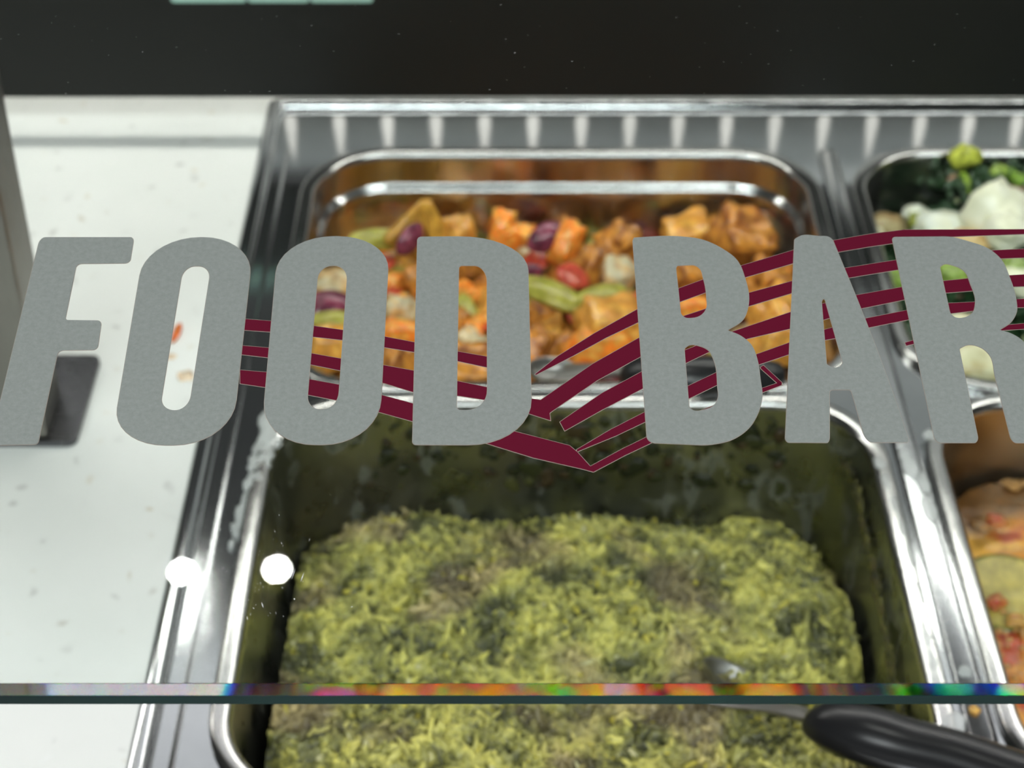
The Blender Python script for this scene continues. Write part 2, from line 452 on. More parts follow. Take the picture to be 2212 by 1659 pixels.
D_ = [arc_poly([(902, 513, 8, 8), (1139, 511, 150, 75), (1150, 963, 100, 140), (891, 962, 8, 8)]),
      arc_poly([(991, 575, 7, 7), (1052, 575, 28, 34), (1053, 888, 44, 46), (986, 887, 8, 8)])]
B_ = [hermite([(1370, 515, 'c'), (1400, 513, 'i'), (1471, 512.5, ''), (1520, 520), (1559, 538), (1593, 565), (1608, 599), (1617, 656), (1606, 690), (1571, 715, 'c'),
               (1600, 727), (1623, 747), (1636, 780), (1642, 820), (1646, 860), (1639, 889), (1617, 926), (1583, 950), (1539, 961), (1480, 961, 'o'), (1418, 958.5, 'i'), (1402, 953), (1397, 943, 'o'), (1367, 523, 'i')]),
      hermite([(1460, 583, 'i'), (1464, 575, 'o'), (1494, 573.5, 'i'), (1512, 582), (1519, 602), (1526, 642, ''), (1525, 670), (1515, 682), (1495, 688.5), (1477, 686), (1470, 676, 'o')]),
      hermite([(1478, 757, 'i'), (1483, 750), (1515, 750), (1531, 759), (1541, 777), (1550, 838), (1551, 860), (1542, 877), (1525, 885.5), (1495, 886.5), (1488, 879, 'o')])]
A_ = [hermite([(1716, 521, 'i'), (1725, 513), (1768, 511.5), (1792, 514.5), (1800, 523, 'o'), (1867, 687, ''), (1932, 860, ''), (1962, 948, 'i'), (1959, 957, 'o'), (1884, 957, 'i'), (1872, 950), (1864, 935, 'o'),
               (1840, 850, 'i'), (1833, 843, 'o'), (1798, 843, 'i'), (1791.5, 849, 'o'), (1791.5, 946, 'i'), (1785, 957.5, 'o'), (1704, 957, 'i'), (1696, 947, 'o')]),
      hermite([(1774.5, 656, 'i'), (1779, 647), (1784, 656, 'o'), (1820, 784, 'i'), (1815, 792), (1791, 792), (1785, 786, 'o')])]
R_ = [hermite([(1927.5, 520, 'i'), (1933, 513.5, 'o'), (2040, 512.5, 'i'), (2092, 523), (2141, 542.6), (2163.5, 563.7), (2180, 599.5), (2194.5, 648.4), (2195.5, 674.4), (2183, 697), (2158.6, 714, 'c'),
               (2186, 723), (2212, 741), (2234, 780), (2252, 840), (2278, 950, 'i'), (2272, 958, 'o'), (2196, 958, 'i'), (2181.5, 943, 'o'), (2149, 814.5, ''), (2137.5, 769), (2118, 752), (2080, 750), (2072, 757, 'o'),
               (2111.5, 944.7, 'i'), (2104, 957.7, 'o'), (2031, 957.7, 'i'), (2017, 943, 'o')]),
      hermite([(2030, 580, 'i'), (2036, 573.5), (2059, 575), (2085, 590), (2095, 612.6), (2106.5, 655), (2100, 677.7), (2082, 687.5), (2062, 686.5), (2051, 674.5, 'o')])]
stripes = [
 ([(520, 689), (586, 694), (680, 705), (740, 713.5), (834, 728.5), (895, 740), (989, 760), (1052, 771), (1090, 779)], [(520, 713), (586, 717.5), (677, 728), (740, 735), (832, 751), (895, 761), (987, 780), (1052, 794), (1090, 803)]),
 ([(520, 747), (581, 752), (673, 764), (737, 775.5), (831, 790), (892, 801), (987, 823.6), (1052, 837), (1148, 862), (1168, 864.6), (1280, 787), (1378, 731.7), (1475, 684), (1524, 668), (1615, 634), (1711, 607.7), (1823, 580), (1937, 562), (2040, 550), (2142, 541.6), (2240, 537)],
  [(520, 766), (580, 773), (672.5, 788), (736, 801), (829, 828), (891, 847), (987, 855), (1052, 865), (1146, 895), (1189, 908.6), (1187, 893), (1192, 889), (1290, 822), (1383, 771), (1480, 716), (1535, 692), (1617, 662), (1709, 634), (1831, 601), (1940, 583), (2040, 570), (2158, 559), (2240, 556)]),
 ([(519, 800), (575, 804.6), (669, 820), (732, 831.5), (828, 855), (891, 872), (980, 897), (1117, 934), (1230, 963), (1247, 977), (1275, 1008), (1345, 970), (1397, 944.7), (1500, 893), (1590, 857), (1644, 840), (1682, 827)],
  [(519, 829), (573, 837), (667, 853.6), (726, 865), (824, 892), (889, 910), (980, 937), (1057, 960), (1151, 989), (1260, 1014), (1282, 1020), (1350, 984), (1404, 958.5), (1500, 910), (1590, 871), (1645, 849), (1689, 832)]),
 ([(1156, 809), (1206, 769.5), (1285, 720), (1378, 668), (1465, 624), (1520, 604), (1603, 574), (1713, 541), (1800, 520), (1880, 506), (1952, 497), (2240, 496)], [(1158, 810), (1240, 768), (1309, 730), (1380, 696), (1467, 653), (1522, 633), (1612, 599), (1711, 570), (1810, 545), (1880, 533), (1929, 526), (2053, 512), (2240, 505)]),
 ([(1209.6, 912), (1300, 850), (1385, 804), (1480, 757), (1583, 716.7), (1708, 674.6), (1847, 638.6), (1948, 620.7), (2036, 607.7), (2093, 602), (2181, 595.6), (2240, 592)], [(1220, 931), (1300, 886), (1388, 840), (1481, 785), (1529, 762), (1615, 732), (1706, 710.7), (1780, 691), (1859, 667), (1953, 648), (2043, 633), (2097, 629), (2184, 620), (2240, 618)]),
 ([(1245.7, 972), (1320, 928), (1391.7, 891.4), (1485, 835), (1546, 806), (1635, 765.7), (1706, 740.4), (1780, 713), (1867, 689), (1960, 670.5), (2048, 655.5), (2105, 653), (2195, 647), (2240, 645)], [(1247, 976), (1330, 942), (1393, 912), (1487, 862), (1547, 833), (1636, 789), (1704, 766), (1782, 735), (1804, 731), (1874, 708.6), (1963, 690.7), (2053, 677.7), (2103, 671.8), (2198, 664.7), (2240, 664)]),
 ([(1955, 741), (1975, 735), (2060, 716), (2183, 702), (2240, 697)], [(1958, 747), (1975, 743), (2060, 728), (2160, 714.5), (2240, 709)]),
 ([(1643, 794), (1649, 790), (1689, 827)], [(1644, 797), (1682, 831), (1688, 832)]),
]
for a, b in stripes:
    lp = a + b[::-1]
    s = shape_obj('stripe', [to_pane(lp)], .00006, M['maroon'], pane, .00012)
    s['label'] = 'maroon vinyl stripe'
    shape_obj('cut_edge', [to_pane(lp)], .00004, M['outline'], s, -.00006, .00016)
for nm, loops in (('F', Fl), ('O', O1), ('O', O2), ('D', D_), ('B', B_), ('A', A_), ('R', R_)):
    lo = [to_pane(l) for l in loops]
    s = shape_obj('letter', lo, .00008, M['letter'], pane, .00030)
    s['label'] = 'grey vinyl letter ' + nm
    shape_obj('cut_edge', lo, .00006, M['outline'], s, -.00009, .00012)
# fine scratches and dust on the glass
vs, fs = [], []
def sliver(px, py, L, wd, ang):
    x, v = onpane(px, py); c, s_ = math.cos(ang), math.sin(ang); b = len(vs)
    for a_, d_ in ((-L, 0), (0, -wd), (L, 0), (0, wd)): vs.append((x + a_ * c - d_ * s_, v + a_ * s_ + d_ * c, .00004))
    vs.append((x, v, .00009)); fs.extend([(b, b + 1, b + 4), (b + 1, b + 2, b + 4), (b + 2, b + 3, b + 4), (b + 3, b, b + 4)])
for i in range(70):
    px, py = rng.gauss(545, 45), rng.gauss(1235, 60)
    if (px - 597) ** 2 + (py - 1227) ** 2 < 1700: continue
    sliver(px, py, rng.uniform(.0001, .0005), .00005, rng.uniform(1.0, 2.1))
for px, py, L, a_ in ((634, 1240, .0018, 1.35), (653, 1247, .0016, 1.35), (567, 1307, .0010, 1.9), (534, 1335, .0006, 1.8), (760, 1311, .0003, .3), (636, 1294, .0002, 0), (597, 769, .0002, 0)):
    sliver(px, py, L, .00009 if L > .0002 else .00022, a_)
for i in range(60):
    sliver(rng.uniform(0, 2212), rng.uniform(10, 205), rng.uniform(.0001, .0005), .00003, rng.uniform(-.2, .3))
mobj('scratches', vs, fs, M['speck'], pane)['kind'] = 'stuff'

# place the two spot lamps where the glass mirrors them
def mirror_hit(px, py, zl):
    r = ray(px, py).normalized(); t = (P0 - CAM).dot(GN) / r.dot(GN); p = CAM + r * t
    q = r - GN * 2 * r.dot(GN); return p + q * ((zl - p.z) / q.z)
for (px, py), lb in (((391, 1233), 'small bright spot lamp mirrored in the glass, left one'), ((597, 1227), 'small bright spot lamp mirrored in the glass, right one of the pair')):
    p = mirror_hit(px, py, CEIL - .109)
    spot((p.x, p.y, CEIL), lb)

# ================================================================ POST at left
pt = empty('glass_support_post', (-.255, .738, CZ)); tag(pt, 'brushed steel post on a square foot plate at the left, carrying the glass', 'post')
bm = bmesh.new()
zt = (P0.z + (.738 - P0.y) * math.tan(TILT)) - CZ - .012
bx(bm, (-.019, -.022, .0036), (.0215, .013, zt), .002)
bmobj('post', bm, M['post'], pt)
o = shape_obj('foot_plate', [rrect(-.060, .0355, -.024, .049, .005, 5)], .0034, M['plate'], pt, .0019)
bm = bmesh.new(); bx(bm, (-.022, -.025, 0), (.022, .016, .004), .001)
o = bmobj('top_bracket', bm, M['post'], pt); o.location = (0, 0, zt + .0); 

# ================================================================ BLACK SHELF FASCIA with LED strip
sh = empty('light_fascia', (0, 1.02, CZ)); tag(sh, 'long black fascia board across the back above the steel well', 'fascia')
zb = .59 - 1.02 * math.tan(PITCH - math.atan((829.5 - 211) / F))
box('fascia', (-.62, 0, zb), (.66, .007, zb + .078), M['black'], sh, .0010)
box('ledge_reflector', (-.62, .0945, .0005), (.66, .106, .072), mat('ledge_reflector_grey', (.42, .43, .43), .6), sh)  # added unseen panel, grey so the steel ledge mirrors a lighter tone
for x in (-.60, .62): box('leg', (x, .0075, .0005), (x + .02, .094, zb + .060), M['black'], sh)
ls = box('led_strip', (-.60, .0905, .021), (.62, .0943, .068), mat('strip_backing', (.42, .43, .43), .6), sh)
for i in range(36):
    x = -.585 + .0333 * i
    vs, fs = loft([[(x + sx * w_, y_, z_) for sx, y_ in ((-1, .0904), (-.6, .0888), (.6, .0888), (1, .0904))] for w_, z_ in ((.0020, .026), (.0042, .030), (.0040, .036), (.0026, .046), (.0010, .060))], True, True)  # streaks put into the shape: tall tapered emitters, mirrored in the ledge
    mobj('led', vs, fs, M['led'], ls)
# three pale cards standing on the front of the fascia
for a_, b_, lb in ((370, 532, 'pale mint card clipped to the black fascia, leftmost of three'), (536, 668, 'pale mint card clipped to the black fascia, middle of three'), (671, 806, 'pale mint card clipped to the black fascia, rightmost of three')):
    p = CAM + ray(a_, 5) * (1.0185 / ray(a_, 5).y); q = CAM + ray(b_, 5) * (1.0185 / ray(b_, 5).y)
    o = shape_obj('price_card', [rrect(p.x, q.x, 0, .007, .002, 4)], .0012, M['mint'])
    o.rotation_euler = (math.pi / 2, 0, 0); o.location = (0, 1.0190, p.z)
    tag(o, lb, 'card', 'cards on the black fascia')

# ================================================================ ADDED SCREEN FOR THE STEEL TO MIRROR, AND LIGHT BAR
rs = empty('reflection_screen', (0, 1.32, CZ)); tag(rs, 'added unseen screen behind the counter, dark and grey for the steel to mirror', 'screen')
box('dark_panel', (-1.05, 0, .0005), (.08, .015, .72), M['dark'], rs)  # dark half, mirrored by the left flange
box('grey_reflector', (.0805, 0, .0005), (1.1, .015, .72), mat('grey_panel', (.50, .51, .51), .6), rs)  # added grey half, brightens the mirror image on the right
lb_ = empty('light_bar', (0, 1.045, CZ + .412)); tag(lb_, 'long white light bar above the rear of the food well, held off the added rear screen', 'light')
box('housing', (-.95, -.02, .0105), (1.0, .03, .04), M['dark'], lb_)
for x in (-.9, 0, .93): box('bracket', (x, .0305, .015), (x + .02, .2745, .035), M['dark'], lb_)
for xa, xb in ((-.93, -.248), (-.182, .98)): box('diffuser', (xa, -.0075, .0085), (xb, .0075, .0104), M['bar'], lb_)  # gap shaped to trim the bar's mirror image on the left flange

# ================================================================ FOOD HELPERS
def icosphere(sub):
    bm = bmesh.new(); bmesh.ops.create_icosphere(bm, subdivisions=sub, radius=1)
    v = np.array([p.co[:] for p in bm.verts]); f = np.array([[q.index for q in p.verts] for p in bm.faces]); bm.free(); return v, f
ICO1, ICO2, ICO3 = icosphere(1), icosphere(2), icosphere(3)
def fb(x, y, z, o=3):
    return mn.fractal(V((x, y, z)), .9, 2.0, o)
def lumpy(tmpl, amp, freq, seed):
    v, f = tmpl; out = v.copy()
    for i, p in enumerate(v):
        out[i] = p * (1 + amp * fb(p[0] * freq + seed * 7.1, p[1] * freq, p[2] * freq + seed, 3))
    return out, f
def rotm(rx, ry, rz): return np.array(Matrix.Rotation(rz, 3, 'Z') @ Matrix.Rotation(ry, 3, 'Y') @ Matrix.Rotation(rx, 3, 'X'))
def scatter_mesh(items):
    """items (template, scale3, rot3, pos3, colour) -> arrays"""
    VS, FS, CS, b = [], [], [], 0
    for (v, f), s, R, p, c in items:
        w = (v * np.array(s)) @ R.T + np.array(p); VS.append(w); FS.append(f + b); b += len(v)
        cc = np.tile(np.array(c, dtype=np.float32), (len(v), 1)); CS.append(cc)
    return VS, FS, CS
def np_obj(name, VS, FS, CS, m, parent=None):
    v = np.concatenate(VS).astype(np.float32); c = np.concatenate(CS)
    fl = [f for F_ in FS for f in F_.tolist()]
    me = bpy.data.meshes.new(name); me.from_pydata(v.tolist(), [], fl); me.update()
    me.polygons.foreach_set('use_smooth', [True] * len(me.polygons)); me.materials.append(m)
    a = me.color_attributes.new('Col', 'FLOAT_COLOR', 'POINT'); cc = np.ones((len(v), 4), dtype=np.float32); cc[:, :3] = c
    a.data.foreach_set('color', cc.ravel())
    return link(bpy.data.objects.new(name, me), parent)
def inset(key, off): a, b, c, d = openings[key]; return a + off, b - off, c + off, d - off
def inside(x, y, key, off, r=.045):
    a, b, c, d = inset(key, off); r = max(r - off, .01)
    if not (a < x < b and c < y < d): return False
    dx = max(a + r - x, x - (b - r), 0); dy = max(c + r - y, y - (d - r), 0)
    return dx * dx + dy * dy < r * r
def sheet(key, hfun, cfun, step, off):
    """height-field filling the pan; border drops down along the wall"""
    a, b, c, d = inset(key, off); nx = int((b - a) / step); ny = int((d - c) / step)
    idx = -np.ones((nx + 1, ny + 1), int); vs, cs, fs = [], [], []
    for i in range(nx + 1):
        for j in range(ny + 1):
            x = a + (b - a) * i / nx; y = c + (d - c) * j / ny
            if inside(x, y, key, off - .0005):
                idx[i, j] = len(vs); z = hfun(x, y); vs.append((x, y, CZ + z)); cs.append(cfun(x, y, z))
    for i in range(nx):
        for j in range(ny):
            q = (idx[i, j], idx[i + 1, j], idx[i + 1, j + 1], idx[i, j + 1])
            if min(q) >= 0: fs.append(q)
    return np.array(vs), fs, np.array(cs)
def lerp(a, b, t): t = max(0, min(1, t)); return tuple(a[i] + (b[i] - a[i]) * t for i in range(3))

# ================================================================ GREEN MASH (front middle pan)
def warp(x, y, f=55, amp=.006):
    return x + amp * mn.noise(V((x * f, y * f, 3.1))), y + amp * mn.noise(V((x * f + 7, y * f, 9.4)))
def clump(x, y):
    x2, y2 = warp(x, y)
    r1 = 1 - abs(mn.noise(V((x2 * 105, y2 * 125, .5)))) * 2          # folded ridges about 9 mm apart
    r2 = 1 - abs(mn.noise(V((x2 * 260 + 4, y2 * 300, 2.5)))) * 2
    return .45 * r1 + .55 * r2
def h_mush(x, y):
    a, b, c, d = openings['FL']; u = (x - a) / (b - a); v = (y - c) / (d - c)
    base = -.032 - .022 * v + .004 * math.sin(u * 3.14) * (1 - v)
    base -= .024 * max(0, (v - .80) / .20) ** 1.5
    base -= .030 * max(0, (u - .62) / .38) ** 2 * max(0, (v - .55) / .45) + .016 * max(0, (.30 - u) / .30) * max(0, (v - .6) / .4)
    base -= .007 * max(0, (.10 - u) / .10) ** 1.3 + .017 * max(0, (u - .86) / .14) ** 1.3
    base += .014 * fb(x * 16, y * 16, 3.3, 2) + .006 * math.exp(-((u - .45) ** 2 + (v - .70) ** 2) / .03)
    return base + .0074 * (clump(x, y) - .4) + .0016 * fb(x * 420, y * 420, 5.1, 2)
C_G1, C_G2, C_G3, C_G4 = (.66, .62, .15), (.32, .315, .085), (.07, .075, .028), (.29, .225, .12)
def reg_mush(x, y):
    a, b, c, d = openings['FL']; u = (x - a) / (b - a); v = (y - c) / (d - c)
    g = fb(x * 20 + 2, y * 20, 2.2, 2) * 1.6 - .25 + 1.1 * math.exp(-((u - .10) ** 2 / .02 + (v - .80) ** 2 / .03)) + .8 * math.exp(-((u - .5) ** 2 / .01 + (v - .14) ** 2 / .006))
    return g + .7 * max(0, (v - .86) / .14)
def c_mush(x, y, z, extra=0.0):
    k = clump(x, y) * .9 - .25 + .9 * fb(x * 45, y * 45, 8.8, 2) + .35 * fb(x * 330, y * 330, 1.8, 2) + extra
    c = lerp(C_G2, C_G1, (k - .35) * 1.5) if k > .35 else lerp(C_G3, C_G2, (k + .25) / .6)  # low creases between clumps darkened in the colour, as shade
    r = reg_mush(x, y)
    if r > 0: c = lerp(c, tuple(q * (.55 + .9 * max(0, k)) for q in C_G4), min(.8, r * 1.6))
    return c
vs, fs, cs = sheet('FL', h_mush, c_mush, .0009, .0110)
items = []
T_M = [lumpy(ICO2, .5, 1.3, s) for s in range(7)]
for i in range(6500):
    a, b, c, d = inset('FL', .0125); x = rng.uniform(a, b); y = rng.uniform(c, d)
    if not inside(x, y, 'FL', .0125): continue
    z = h_mush(x, y); k = rng.random()
    s = rng.uniform(.0007, .0019) * (1.5 if k < .12 else 1)
    sx, sy, sz = s * rng.uniform(.9, 2.6), s * rng.uniform(.5, 1), s * rng.uniform(.3, .7)
    col = c_mush(x, y, z, rng.gauss(.15, .28))
    if k > .975: col = (.60, .58, .30)
    elif k > .92: col = (.50, .44, .06)
    items.append((T_M[i % 7], (sx, sy, sz), rotm(rng.uniform(-.9, .9), rng.uniform(-.9, .9), rng.uniform(0, 6.28)), (x, y, CZ + z + rng.uniform(-.0010, .0008)), col))
VS, FS, CS = scatter_mesh(items)
n0 = len(vs)
VS = [vs] + VS; FS = [np.array(fs)] + [f + n0 for f in FS]; CS = [cs] + CS
o = np_obj('green_mash', VS, FS, CS, M['mush'])
tag(o, 'coarse yellow-green mash of cooked greens filling the nearest pan', 'mash', kind='stuff')
# smears and splashes of the mash dried on the pan walls
items = []
def on_far_wall(px, py, key):
    yw = openings[key][3] - .0065; r = ray(px, py); p = CAM + r * (yw / r.y)
    return p
for i in range(230):
    px = rng.choice([rng.gauss(1000, 130), rng.gauss(1260, 60), rng.gauss(1560, 120), rng.uniform(740, 1800)]); py = rng.gauss(975, 34) if i % 3 else rng.uniform(930, 1060)
    if not (700 < px < 1820 and 915 < py < 1075): continue
    p = on_far_wall(px, py, 'FL'); dz = CZ - p.z
    yy = YF1 - .0014 - (dz) * .085
    if abs(p.x - .03) > .118: yy -= (abs(p.x - .03) - .118) ** 2 * 28
    c = rng.choice([(.018, .022, .008), (.03, .034, .01), (.07, .07, .02), (.045, .03, .012)])
    s = rng.uniform(.0009, .0026) * (1.9 if rng.random() < .25 else 1)
    items.append((T_M[i % 7], (s * rng.uniform(.7, 1.6), .0005, s * rng.uniform(.7, 1.8)), rotm(0, rng.uniform(-.6, .6), 0), (p.x, yy, p.z), c))
for i in range(260):   # crusted yellow-green line along the right wall
    t = rng.random(); y = .735 - .235 * t; z = -.020 - .012 * t + rng.gauss(0, .0022)
    x = XM0 - .0030 - (-z) * .085 - max(0, (y - .708)) ** 2 * 11
    s = rng.uniform(.0008, .0024)
    c = rng.choice([(.16, .15, .03), (.09, .085, .02), (.035, .035, .012), (.11, .085, .03)])
    items.append((T_M[i % 7], (.0007, s * 1.5, s), rotm(0, 0, 0), (x, y, CZ + z), c))
np_obj('mash_smears', *scatter_mesh(items), M['mush']); o = bpy.data.objects['mash_smears']
tag(o, 'dried dark and yellow-green smears on the inner walls of the green mash pan', 'smears', kind='stuff')

# ================================================================ VEGETABLE MIX (back middle pan)
AMB, AMB2, BRN = (.66, .28, .045), (.84, .45, .085), (.24, .075, .018)
CAR, PUR, GRN, WHT, RED, DRK = (.95, .23, .02), (.085, .010, .028), (.34, .33, .045), (.62, .56, .36), (.48, .045, .03), (.05, .028, .012)
def h_veg(x, y):
    a, b, c, d = openings['BL']; u = (x - a) / (b - a); v = (y - c) / (d - c)
    return -.040 - .012 * v - .012 * max(0, (u - .42) * (.75 - u)) * 12 * max(0, v - .2) - .016 * max(0, (.10 - u) / .10) - .012 * max(0, (u - .93) / .07) - .014 * max(0, (v - .90) / .1) + .003 * fb(x * 40, y * 40, .7, 3)
def c_veg(x, y, z):
    n = fb(x * 60, y * 60, 4.4, 3); return lerp((.05, .022, .010), (.22, .10, .02), .45 + n)  # gravy colour darkened to deepen the gaps between the pieces
vs, fs, cs = sheet('BL', lambda x, y: h_veg(x, y) - .010, c_veg, .0025, .012)
o = np_obj('vegetable_gravy', [vs], [np.array(fs)], [cs], M['veg']); tag(o, 'brown gravy between the pieces of the vegetable mix', 'gravy', kind='stuff')
def cube_mesh(name, w, d, h, lum, col, col2, seed, m='veg', taper=0.0, rnd=.16):
    bm = bmesh.new(); bmesh.ops.create_cube(bm, size=2.0)
    bmesh.ops.subdivide_edges(bm, edges=bm.edges, cuts=7, use_grid_fill=True)
    vs, cs = [], []
    for v in bm.verts:
        p = V(v.co); k = p.normalized(); mx = max(abs(p.x), abs(p.y), abs(p.z))
        q = p * (1 - rnd) + k * rnd * 1.25
        n = fb(p.x * 1.1 + seed * 3.7, p.y * 1.1 + seed, p.z * 1.1, 3); n2 = fb(p.x * 2.6, p.y * 2.6 + seed * 5, p.z * 2.6, 3)
        q *= 1 + lum * n
        tp = 1 - taper * (q.z * .5 + .5)
        v.co = (q.x * w * tp, q.y * d * tp, q.z * h)
        cs.append(lerp(col, col2, .38 + n2 * 1.7))
    me = bpy.data.meshes.new(name); bm.to_mesh(me); bm.free()
    me.polygons.foreach_set('use_smooth', [True] * len(me.polygons)); me.materials.append(M[m])
    a = me.color_attributes.new('Col', 'FLOAT_COLOR', 'POINT')
    for i, c in enumerate(cs): a.data[i].color = (*c, 1)
    return me
def petal_mesh(name, L, Wd, curve, th, col, col2, seed, m='veg', point=.8):
    """curved strip or onion petal: length L, width Wd, curled about its length"""
    nu, nv = 14, 8; top, bot, cs = [], [], []
    for i in range(nu + 1):
        u = i / nu * 2 - 1; w = Wd * (max(0.0, 1 - abs(u) ** 2.4) ** point + .05)
        for j in range(nv + 1):
            v = j / nv * 2 - 1; a = v * curve
            x = u * L; y = w * math.sin(a) / max(math.sin(curve), .3); z = w * (math.cos(a) - math.cos(curve)) * .9 + .25 * L * (1 - u * u) * .5 + .06 * Wd * fb(u * 2 + seed, v * 2, seed, 2)
            top.append((x, y, z + th)); bot.append((x, y, z - th)); n = fb(u * 2.5 + seed, v * 2.5, 1, 3); cs.append(lerp(col, col2, .4 + 1.5 * n))
    K = len(top); vs = top + bot; fs = []
    for i in range(nu):
        for j in range(nv):
            a = i * (nv + 1) + j; q = (a, a + nv + 1, a + nv + 2, a + 1); fs.append(q); fs.append(tuple(K + t for t in q[::-1]))
    ring = [i * (nv + 1) for i in range(nu + 1)] + [nu * (nv + 1) + j for j in range(1, nv + 1)] + [i * (nv + 1) + nv for i in range(nu - 1, -1, -1)] + [j for j in range(nv - 1, 0, -1)]
    for a, b in zip(ring, ring[1:] + ring[:1]): fs.append((a, K + a, K + b, b))
    me = bpy.data.meshes.new(name); me.from_pydata(vs, [], fs); me.update()
    me.polygons.foreach_set('use_smooth', [True] * len(me.polygons)); me.materials.append(M[m])
    at = me.color_attributes.new('Col', 'FLOAT_COLOR', 'POINT')
    for i, c in enumerate(cs + cs): at.data[i].color = (*c, 1)
    return me
def blob_mesh(name, w, d, h, amp, freq, col, col2, seed, m='veg'):
    v, f = lumpy(ICO3, amp, freq, seed)
    cs = [lerp(col, col2, .4 + 1.6 * fb(p[0] * 1.5 + seed, p[1] * 1.5, p[2] * 1.5, 3)) for p in v]
    me = bpy.data.meshes.new(name); me.from_pydata((v * np.array((w, d, h))).tolist(), [], f.tolist()); me.update()
    me.polygons.foreach_set('use_smooth', [True] * len(me.polygons)); me.materials.append(M[m])
    at = me.color_attributes.new('Col', 'FLOAT_COLOR', 'POINT')
    for i, c in enumerate(cs): at.data[i].color = (*c, 1)
    return me
def place(name, me, p, rot, label, cat, group=None, s=1.0):
    o = link(bpy.data.objects.new(name, me)); o.location = p; o.rotation_euler = rot; o.scale = (s, s, s)
    return tag(o, label, cat, group)
veg_lib = {}
def variants(kind, fn, n): veg_lib[kind] = [fn(i) for i in range(n)]
variants('potato_chunk', lambda i: cube_mesh('potato_chunk', .0115, .0095, .0080, .22, AMB, (BRN, AMB2)[i % 2], 3 + i, taper=.15 * i), 5)
variants('carrot_piece', lambda i: cube_mesh('carrot_piece', .0110, .0062, .0050, .18, CAR, AMB2, 13 + i, taper=.45), 3)
variants('onion_petal', lambda i: petal_mesh('onion_petal', .0145, .0085, 1.0, .0009, PUR, (.28, .06, .10), 23 + i), 3)
variants('green_pepper_strip', lambda i: petal_mesh('green_pepper_strip', .0165, .0055, .9, .0011, GRN, (.40, .36, .08), 33 + i, point=.5), 3)
variants('cauliflower_piece', lambda i: blob_mesh('cauliflower_piece', .0105, .009, .0085, .35, 1.6, WHT, (.62, .36, .12), 43 + i), 3)
variants('red_pepper_piece', lambda i: petal_mesh('red_pepper_piece', .009, .007, .7, .0011, RED, (.62, .12, .05), 53 + i, point=.4), 3)
colname = {'potato_chunk': 'orange-brown potato chunk', 'carrot_piece': 'bright orange carrot piece', 'onion_petal': 'dark purple onion petal',
           'green_pepper_strip': 'olive green pepper strip', 'cauliflower_piece': 'creamy cauliflower piece', 'red_pepper_piece': 'red pepper piece'}
catname = {'potato_chunk': 'potato', 'carrot_piece': 'carrot', 'onion_petal': 'onion', 'green_pepper_strip': 'pepper', 'cauliflower_piece': 'cauliflower', 'red_pepper_piece': 'pepper'}
